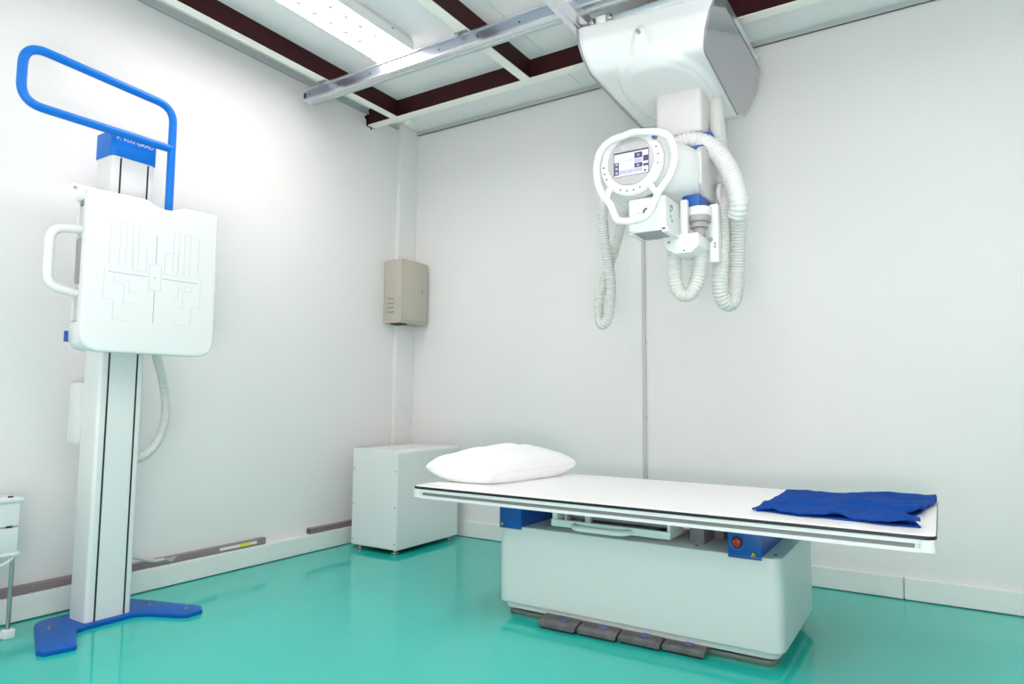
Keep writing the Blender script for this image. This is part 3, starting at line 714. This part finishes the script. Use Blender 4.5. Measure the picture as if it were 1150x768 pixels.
# ------------------------------------------------------------------ generator cabinet in the corner
t = thing('generator_cabinet', 'white steel generator cabinet standing on the floor in the room corner', 'cabinet', (-3.165, 3.62, 0))
x0, x1, y0, y1 = -3.362, -2.962, 3.302, 3.945
b = new(); prism(b, rpoly([(x0, 0.033), (x1, 0.033), (x1, 0.664), (x0, 0.664)], [0, 0, 0.022, 0.006], 6), 'Y', y0+0.003, y1, 0.001, 1); obj('body', b, 'white', t, smooth=40)
b = new(); prism(b, rpoly([(x0+0.002, 0.035), (x1-0.002, 0.035), (x1-0.002, 0.662), (x0+0.002, 0.662)], [0, 0, 0.021, 0.005], 6), 'Y', y0, y0+0.004, 0.0008, 1); fp = obj('front_panel', b, 'white', t, smooth=40)
for x in (x0+0.016, x1-0.016):
    for z in (0.07, 0.30, 0.53):
        b = new(); cyl(b, (x, y0-0.003, z), 'Y', 0.006, 0.004, 10); obj('screw', b, 'steel', fp)
for (x, y) in ((x0+0.045, y0+0.04), (x1-0.045, y0+0.04), (x0+0.045, y1-0.04), (x1-0.045, y1-0.04)):
    b = new(); cyl(b, (x, y, 0), 'Z', 0.024, 0.012, 20, w=0.003); cyl(b, (x, y, 0.011), 'Z', 0.009, 0.024, 12); obj('foot', b, 'steel', t)
b = new(); box(b, x0+0.03, x1-0.03, y0+0.03, y1-0.03, 0.026, 0.034); obj('bottom_plate', b, 'dark', t, smooth=0)

# ------------------------------------------------------------------ beige box on the wall
t = thing('wall_junction_box', 'beige metal junction box mounted high in the room corner', 'electrical box', (-3.43, 3.89, 1.57))
b = new(); box(b, -3.536, -3.358, 3.742, 4.045, 1.565, 2.043, 0.004); obj('body', b, 'beige', t)
b = new(); box(b, -3.358, -3.346, 3.758, 4.030, 1.585, 2.026, 0.003); dr = obj('door', b, 'beige', t)
b = new(); cyl(b, (-3.3465, 3.965, 1.83), 'X', 0.008, 0.008, 12); box(b, -3.346, -3.341, 3.961, 3.969, 1.80, 1.84, 0.001); obj('lock', b, 'steel', dr)
b = new()
for k in range(4): prism(b, [(3.742, 1.640+0.034*k), (3.736, 1.644+0.034*k), (3.742, 1.652+0.034*k)], 'X', -3.497, -3.432)
parts('louvre', b, 'grey', t, smooth=0)
b = new(); box(b, -3.50, -3.40, 3.78, 3.86, 1.556, 1.566, 0.002); obj('cable_gland', b, 'dark', t)

# ------------------------------------------------------------------ trunking on the baseboard ledge
t = thing('cable_trunking', 'brown-grey plastic cable trunking lying along the left baseboard, with a yellow and white label', 'cable trunking', (-3.52, 1.0, 0.113))
b = new(); prism(b, rpoly([(-3.540, 0.1135), (-3.500, 0.1135), (-3.500, 0.150), (-3.540, 0.150)], 0.006, 4), 'Y', FY, 2.727, 0.001, 1); obj('duct', b, 'conduit', t, smooth=40)
b = new(); box(b, -3.542+0.004, -3.498, 2.675, 2.730, 0.1135, 0.152, 0.003); obj('end_piece', b, 'conduit', t); 
b = new(); box(b, -3.500, -3.4985, 2.42, 2.665, 0.126, 0.142); obj('sticker', b, 'white2', t, label='white paper label', smooth=0)
b = new(); box(b, -3.4986, -3.4978, 2.545, 2.625, 0.127, 0.143); obj('sticker', b, 'yellow2', t, label='yellow label', smooth=0)
t = thing('slotted_trunking', 'short grey slotted cable duct on the baseboard beside the generator cabinet', 'cable trunking', (-3.52, 3.45, 0.113))
b = new(); box(b, -3.540, -3.500, 3.077, 3.84, 0.1135, 0.119); box(b, -3.540, -3.500, 3.077, 3.84, 0.143, 0.149); box(b, -3.540, -3.534, 3.077, 3.84, 0.119, 0.143)
for k in range(46): box(b, -3.505, -3.500, 3.080+0.0165*k, 3.090+0.0165*k, 0.119, 0.143)
obj('duct', b, 'conduit', t, smooth=0)
b = new(); tube(b, catmull([(-3.50, 1.70, 0.28), (-3.47, 1.85, 0.215), (-3.45, 2.00, 0.160), (-3.452, 2.06, 0.156)], 0.02), 0.008, 10)
t = thing('loose_cable', 'loose grey cable end drooping over the baseboard behind the blue-footed stand', 'cable', (-3.47, 1.9, 0.115))
obj('sheath', b, 'lightgrey', t, smooth=60)
for k in range(4):
    b = new(); a = -0.5+k*0.33
    tube(b, [(-3.452, 2.055, 0.156), (-3.45+0.004*k, 2.075, 0.153+0.006*a), (-3.445+0.004*k, 2.105+0.004*k, 0.149+0.022*a)], 0.0028, 6); obj('wire', b, 'lightgrey', t)

# ------------------------------------------------------------------ upright chest stand
t = thing('chest_x_ray_stand', 'tall white chest x-ray stand with blue handle bar and blue foot plate', 'x-ray stand', (-3.22, 1.645, 0))
b = new()
prism(b, rpoly([(-3.372, 1.465), (-3.330, 1.425), (-2.985, 1.290), (-2.945, 1.295), (-2.918, 1.405), (-3.118, 1.492), (-3.130, 1.545), (-3.130, 1.745), (-3.088, 1.785), (-2.925, 1.862), (-2.925, 1.945), (-2.985, 1.980), (-3.211, 1.915), (-3.372, 1.86)],
               [0.03, 0.02, 0.02, 0.02, 0.02, 0.03, 0.02, 0.02, 0.02, 0.03, 0.02, 0.02, 0.02, 0.03], 5), 'Z', 0.0, 0.018, 0.003)
ft = obj('foot_plate', b, 'blue2', t, smooth=40)
ft.data.materials[0] = mat('blue_foot_paint', (0.001, 0.095, 0.42), 0.4, spec=0.25)
for (x, y) in ((-3.21, 1.43), (-3.19, 1.845), (-3.0, 1.915)):
    b = new(); cyl(b, (x, y, 0.018), 'Z', 0.011, 0.004, 6); cyl(b, (x, y, 0.02), 'Z', 0.005, 0.012, 8); obj('bolt', b, 'steel', ft)
b = new(); prism(b, rrect(-3.308, -3.163, 1.547, 1.745, 0.018, 5), 'Z', 0.018, 2.115, 0.001, 1); cm = obj('column', b, 'white', t, smooth=40)
for y in (1.586, 1.712):
    b = new(); box(b, -3.1655, -3.1622, y-0.004, y+0.004, 0.019, 2.10); obj('guide_slot', b, 'black', cm, smooth=0, label='black guide slot')
b = new(); prism(b, rrect(-3.314, -3.157, 1.541, 1.751, 0.022, 6), 'Z', 2.105, 2.222, 0.002); prism(b, rrect(-3.30, -3.17, 1.553, 1.739, 0.02, 6), 'Z', 2.22, 2.223); cpb = obj('top_cap', b, 'blue', t, smooth=40, label='blue top cap')
text_mesh('lettering', 'F. VIXI GRAD', 0.030, 'white2', cpb, facing_x((-3.1565, 1.645, 2.190)))
# blue handle bar loop
b = new()
tube(b, rpath([(-3.105, 1.79, 1.70), (-3.105, 1.79, 2.402), (-3.105, 1.150, 2.436), (-3.105, 1.150, 2.190), (-3.105, 1.79, 2.196)], 0.085, 10), 0.0185, 18)
obj('handle_bar', b, 'blue', t, smooth=60)
# lift slide behind the receptor
b = new(); box(b, -3.160, -3.047, 1.50, 1.83, 1.34, 1.76, 0.004); obj('lift_slide', b, 'grey', t)
# receptor (slightly turned): built flat in local (y, z) then rotated about its own upright axis
yaw = Matrix.Translation(Vector((-2.885, 1.61, 0))) @ Matrix.Rotation(math.radians(-5.0), 4, 'Z') @ Matrix.Translation(Vector((2.885, -1.61, 0)))
py0, py1, pz0, pz1 = 1.345, 1.905, 1.183, 1.862
def outline():
    top = []
    for k in range(25):
        s = k/24; y = py1-(py1-py0)*s
        dip = 0.026*math.exp(-((y-1.66)/0.060)**4)
        top.append((y, pz1-0.003*abs(0.5-s)-dip))
    pts = rpoly([(py0, pz0), (py1, pz0), (py1, pz1), (py0, pz1)], [0.085, 0.085, 0.02, 0.02], 8)
    pts = [p for p in pts if not (p[1] > pz1-0.0005)]
    i = max(range(len(pts)), key=lambda k: (pts[k][0] > 1.6) * pts[k][1])
    return pts[:i+1]+top[1:-1]+pts[i+1:]
OL = outline()
def obj_y(name, bm, m, parent, **kw):
    bmesh.ops.transform(bm, matrix=yaw, verts=bm.verts); return obj(name, bm, m, parent, **kw)
b = new(); prism(b, OL, 'X', -2.945, -2.900, 0.0)
fr = [e for e in b.edges if all(abs(v.co.x+2.900) < 1e-5 for v in e.verts)]
bmesh.ops.bevel(b, geom=fr, offset=0.022, segments=5, profile=0.5, affect='EDGES', clamp_overlap=True)
rc = obj_y('receptor_cover', b, 'white2', t, smooth=35)
b = new(); prism(b, rpoly([(py0+0.006, 1.19), (py1-0.004, 1.19), (py1-0.004, 1.305), (py0+0.006, 1.305)], [0.08, 0.08, 0, 0], 8), 'X', -3.045, -2.944, 0.002); box(b, -3.045, -2.944, py0+0.006, py1-0.004, 1.822, 1.846, 0.003); box(b, -3.045, -3.037, py0+0.012, py1-0.006, 1.2, 1.845)
obj_y('rear_shell', b, 'white', t, smooth=40)
b = new(); box(b, -3.037, -2.944, py0+0.018, py1-0.01, 1.30, 1.823); obj_y('cassette_slot', b, 'lightgrey', t, smooth=0, label='grey cassette slot')
b = new(); box(b, -3.030, -2.945, py0+0.010, py0+0.05, 1.47, 1.66, 0.002); obj_y('cassette_door', b, 'grey', t)
b = new(); box(b, -3.02, -2.944, py0+0.012, py0+0.03, 1.800, 1.821, 0.002); box(b, -3.03, -2.95, py0+0.008, py0+0.03, 1.303, 1.310, 0.001); obj_y('slot_seal', b, 'midgrey', t)
b = new(); tube(b, rpath([(-3.015, py0+0.03, 1.700), (-3.02, py0-0.090, 1.690), (-3.02, py0-0.090, 1.450), (-3.015, py0+0.03, 1.425)], 0.06, 8), 0.0185, 14); obj_y('side_handle', b, 'white2', t, smooth=60)
b = new(); box(b, -3.052, -3.046, py0-0.022, py0+0.06, 1.83, 1.900, 0.002); bk = obj_y('side_bracket', b, 'white', t)
b = new(); cyl(b, (-3.046, py0-0.002, 1.882), 'X', 0.007, 0.004, 12); obj_y('screw', b, 'steel', bk)
b = new(); box(b, -3.054, -3.046, py0-0.006, py0+0.02, 1.225, 1.27); obj_y('blue_edge', b, 'blue2', t, smooth=0, label='narrow blue rear edge')
# printed field marks
def seg(bm, y0, z0, y1, z1, w):
    box(bm, -2.9005, -2.8994, min(y0, y1)-w/2, max(y0, y1)+w/2, min(z0, z1)-w/2, max(z0, z1)+w/2)
b = new(); cy, cz = 1.625, 1.520
def both(bm, pts, w):
    for s in (1, -1):
        P = [(cy+s*u, cz+v) for u, v in pts]
        for (a, c), (d, e) in zip(P, P[1:]): seg(bm, a, c, d, e, w)
for u in (0.075, 0.10, 0.125, 0.150, 0.190): both(b, [(u, 0.215 - (0.01 if u > 0.16 else 0)), (u, 0.035)], 0.0011)
both(b, [(0.150, 0.215), (0.125, 0.215)], 0.0011); both(b, [(0.190, 0.205), (0.172, 0.205)], 0.0011); both(b, [(0.100, 0.21), (0.075, 0.21)], 0.0011)
both(b, [(0.040, 0.120), (0.095, 0.120), (0.095, 0.022), (0.040, 0.022), (0.040, 0.120)], 0.0011)
both(b, [(0.205, 0.01), (0.205, -0.115), (0.165, -0.115), (0.165, -0.200), (0.085, -0.200)], 0.0011)
both(b, [(0.165, -0.02), (0.165, -0.045), (0.125, -0.045), (0.125, -0.125), (0.075, -0.125)], 0.0011)
both(b, [(0.135, -0.02), (0.135, -0.03), (0.105, -0.03), (0.105, -0.075), (0.075, -0.075)], 0.0011)
for s in (1, -1):
    seg(b, cy+s*0.026, cz-0.055, cy+s*0.026, cz+0.055, 0.0011)
seg(b, cy-0.026, cz+0.055, cy+0.026, cz+0.055, 0.0011); seg(b, cy-0.026, cz-0.055, cy+0.026, cz-0.055, 0.0011)
obj_y('field_outline', b, 'line', rc, smooth=0)
b = new()
seg(b, cy-0.19, cz, cy-0.035, cz, 0.0016); seg(b, cy+0.035, cz, cy+0.19, cz, 0.0016); seg(b, cy, cz+0.06, cy, cz+0.19, 0.0016); seg(b, cy, cz-0.20, cy, cz-0.06, 0.0016); seg(b, cy-0.002, cz, cy+0.002, cz, 0.003)
obj_y('centre_cross', b, 'dline', rc, smooth=0)
# hose and side box
b = new(); tube(b, catmull([(-3.20, 1.79, 1.33), (-3.21, 1.822, 1.22), (-3.23, 1.862, 1.13), (-3.25, 1.900, 1.03), (-3.25, 1.912, 0.92), (-3.25, 1.895, 0.82), (-3.25, 1.852, 0.745), (-3.25, 1.79, 0.705), (-3.25, 1.74, 0.695)], 0.01), 0.021, 14, pitch=0.011, amp=0.0018)
obj('cable_hose', b, 'hose', t, smooth=70)
b = new(); box(b, -3.40, -3.305, 1.535, 1.60, 0.785, 1.062, 0.003); obj('cable_box', b, 'white', t)

# ------------------------------------------------------------------ small white trolley at the left edge
t = thing('white_trolley', 'small white drawer trolley at the far left edge with thin steel legs', 'trolley', (-3.38, 1.1, 0))
tx0, tx1, ty0, ty1 = -3.475, -3.285, 0.86, 1.322
b = new(); box(b, tx0, tx1, ty0, ty1, 0.345, 0.558, 0.003); bd = obj('body', b, 'white', t)
b = new(); box(b, tx0-0.004, tx1+0.012, ty0-0.01, ty1+0.009, 0.556, 0.574, 0.004); obj('tray_top', b, 'white2', t)
b = new(); box(b, tx0-0.004, tx1+0.010, ty0-0.01, ty1+0.008, 0.335, 0.350, 0.004); obj('bottom_lip', b, 'white2', t)
b = new(); box(b, tx1-0.002, tx1+0.004, ty0+0.004, ty1-0.003, 0.353, 0.450, 0.002); b2 = obj('drawer', b, 'white', t)
b = new(); box(b, tx1-0.001, tx1+0.001, ty0+0.004, ty1-0.003, 0.452, 0.458); obj('gap_strip', b, 'grey', t, smooth=0)
b = new()
for y in (1.17, 1.225, 1.275): box(b, tx1, tx1+0.005, y, y+0.022, 0.452, 0.460)
parts('slide_catch', b, 'dark', t, smooth=0)
for (x, y) in ((-3.298, 1.312), (-3.46, 1.312), (-3.298, 0.88), (-3.46, 0.88)):
    b = new(); cyl(b, (x, y, 0.030), 'Z', 0.0085, 0.32, 14); obj('leg', b, 'steel', t)
    b = new(); box(b, x-0.015, x+0.018, y-0.02, y+0.022, 0.0, 0.036, 0.003); obj('foot', b, 'white2', t)
for x in (-3.298, -3.46):
    b = new(); box(b, x-0.010, x+0.012, 0.88, 1.30, 0.004, 0.030, 0.003); obj('base_bar', b, 'white2', t)
b = new(); tube(b, catmull([(-3.29, 1.318, 0.345), (-3.29, 1.300, 0.318), (-3.29, 1.262, 0.300), (-3.29, 1.20, 0.298), (-3.29, 1.14, 0.32), (-3.29, 1.11, 0.345)], 0.01), 0.007, 10); obj('wire_loop', b, 'white', t, smooth=60)
b = new(); cyl(b, (-3.31, 1.295, 0.573), 'Z', 0.010, 0.006, 12); obj('bolt', b, 'dark', t)

# ------------------------------------------------------------------ camera, world, view
yawc, pit, rol, fpx = 0.566398469, 0.0850517901, 0.00787615670, 755.448692
cy_, sy_ = math.cos(yawc), math.sin(yawc)
fwd = Vector((-sy_*math.cos(pit), cy_*math.cos(pit), math.sin(pit)))
right = Vector((cy_, sy_, 0)); up = right.cross(fwd)
r2 = right*math.cos(rol)+up*math.sin(rol); u2 = -right*math.sin(rol)+up*math.cos(rol)
cam = bpy.data.cameras.new('camera'); co = bpy.data.objects.new('camera', cam); COL.objects.link(co)
mw = Matrix((r2, u2, -fwd)).transposed().to_4x4(); mw.translation = Vector((0, 0, 1.0)); co.matrix_world = mw
cam.sensor_fit = 'HORIZONTAL'; cam.sensor_width = 36.0; cam.lens = fpx*36.0/1150.0; cam.clip_start = 0.05
S.camera = co
w = bpy.data.worlds.new('world'); S.world = w; w.use_nodes = True
w.node_tree.nodes['Background'].inputs['Color'].default_value = (0.9, 0.95, 1, 1); w.node_tree.nodes['Background'].inputs['Strength'].default_value = 0.3
S.cycles.max_bounces = 14; S.cycles.diffuse_bounces = 8; S.cycles.glossy_bounces = 6
S.view_settings.view_transform = 'Standard'; S.view_settings.look = 'None'; S.view_settings.gamma = 1; S.view_settings.use_curve_mapping = False
def area(name, loc, target, sx, sy, power, color=(1, 1, 1)):
    l = bpy.data.lights.new(name, 'AREA'); l.shape = 'RECTANGLE'; l.size = sx; l.size_y = sy; l.energy = power; l.color = color
    o = bpy.data.objects.new(name, l); COL.objects.link(o); o.location = loc
    o.rotation_euler = (Vector(target)-Vector(loc)).to_track_quat('-Z', 'Y').to_euler(); return o
area('added_ceiling_fill', (0.1, -0.5, 0.7), (-0.3, 0.1, 3.15), 1.2, 1.2, 85, (1.0, 0.89, 0.89))  # unseen fill light aimed upward, added to brighten the ceiling and walls
S.view_settings.exposure = 0.68
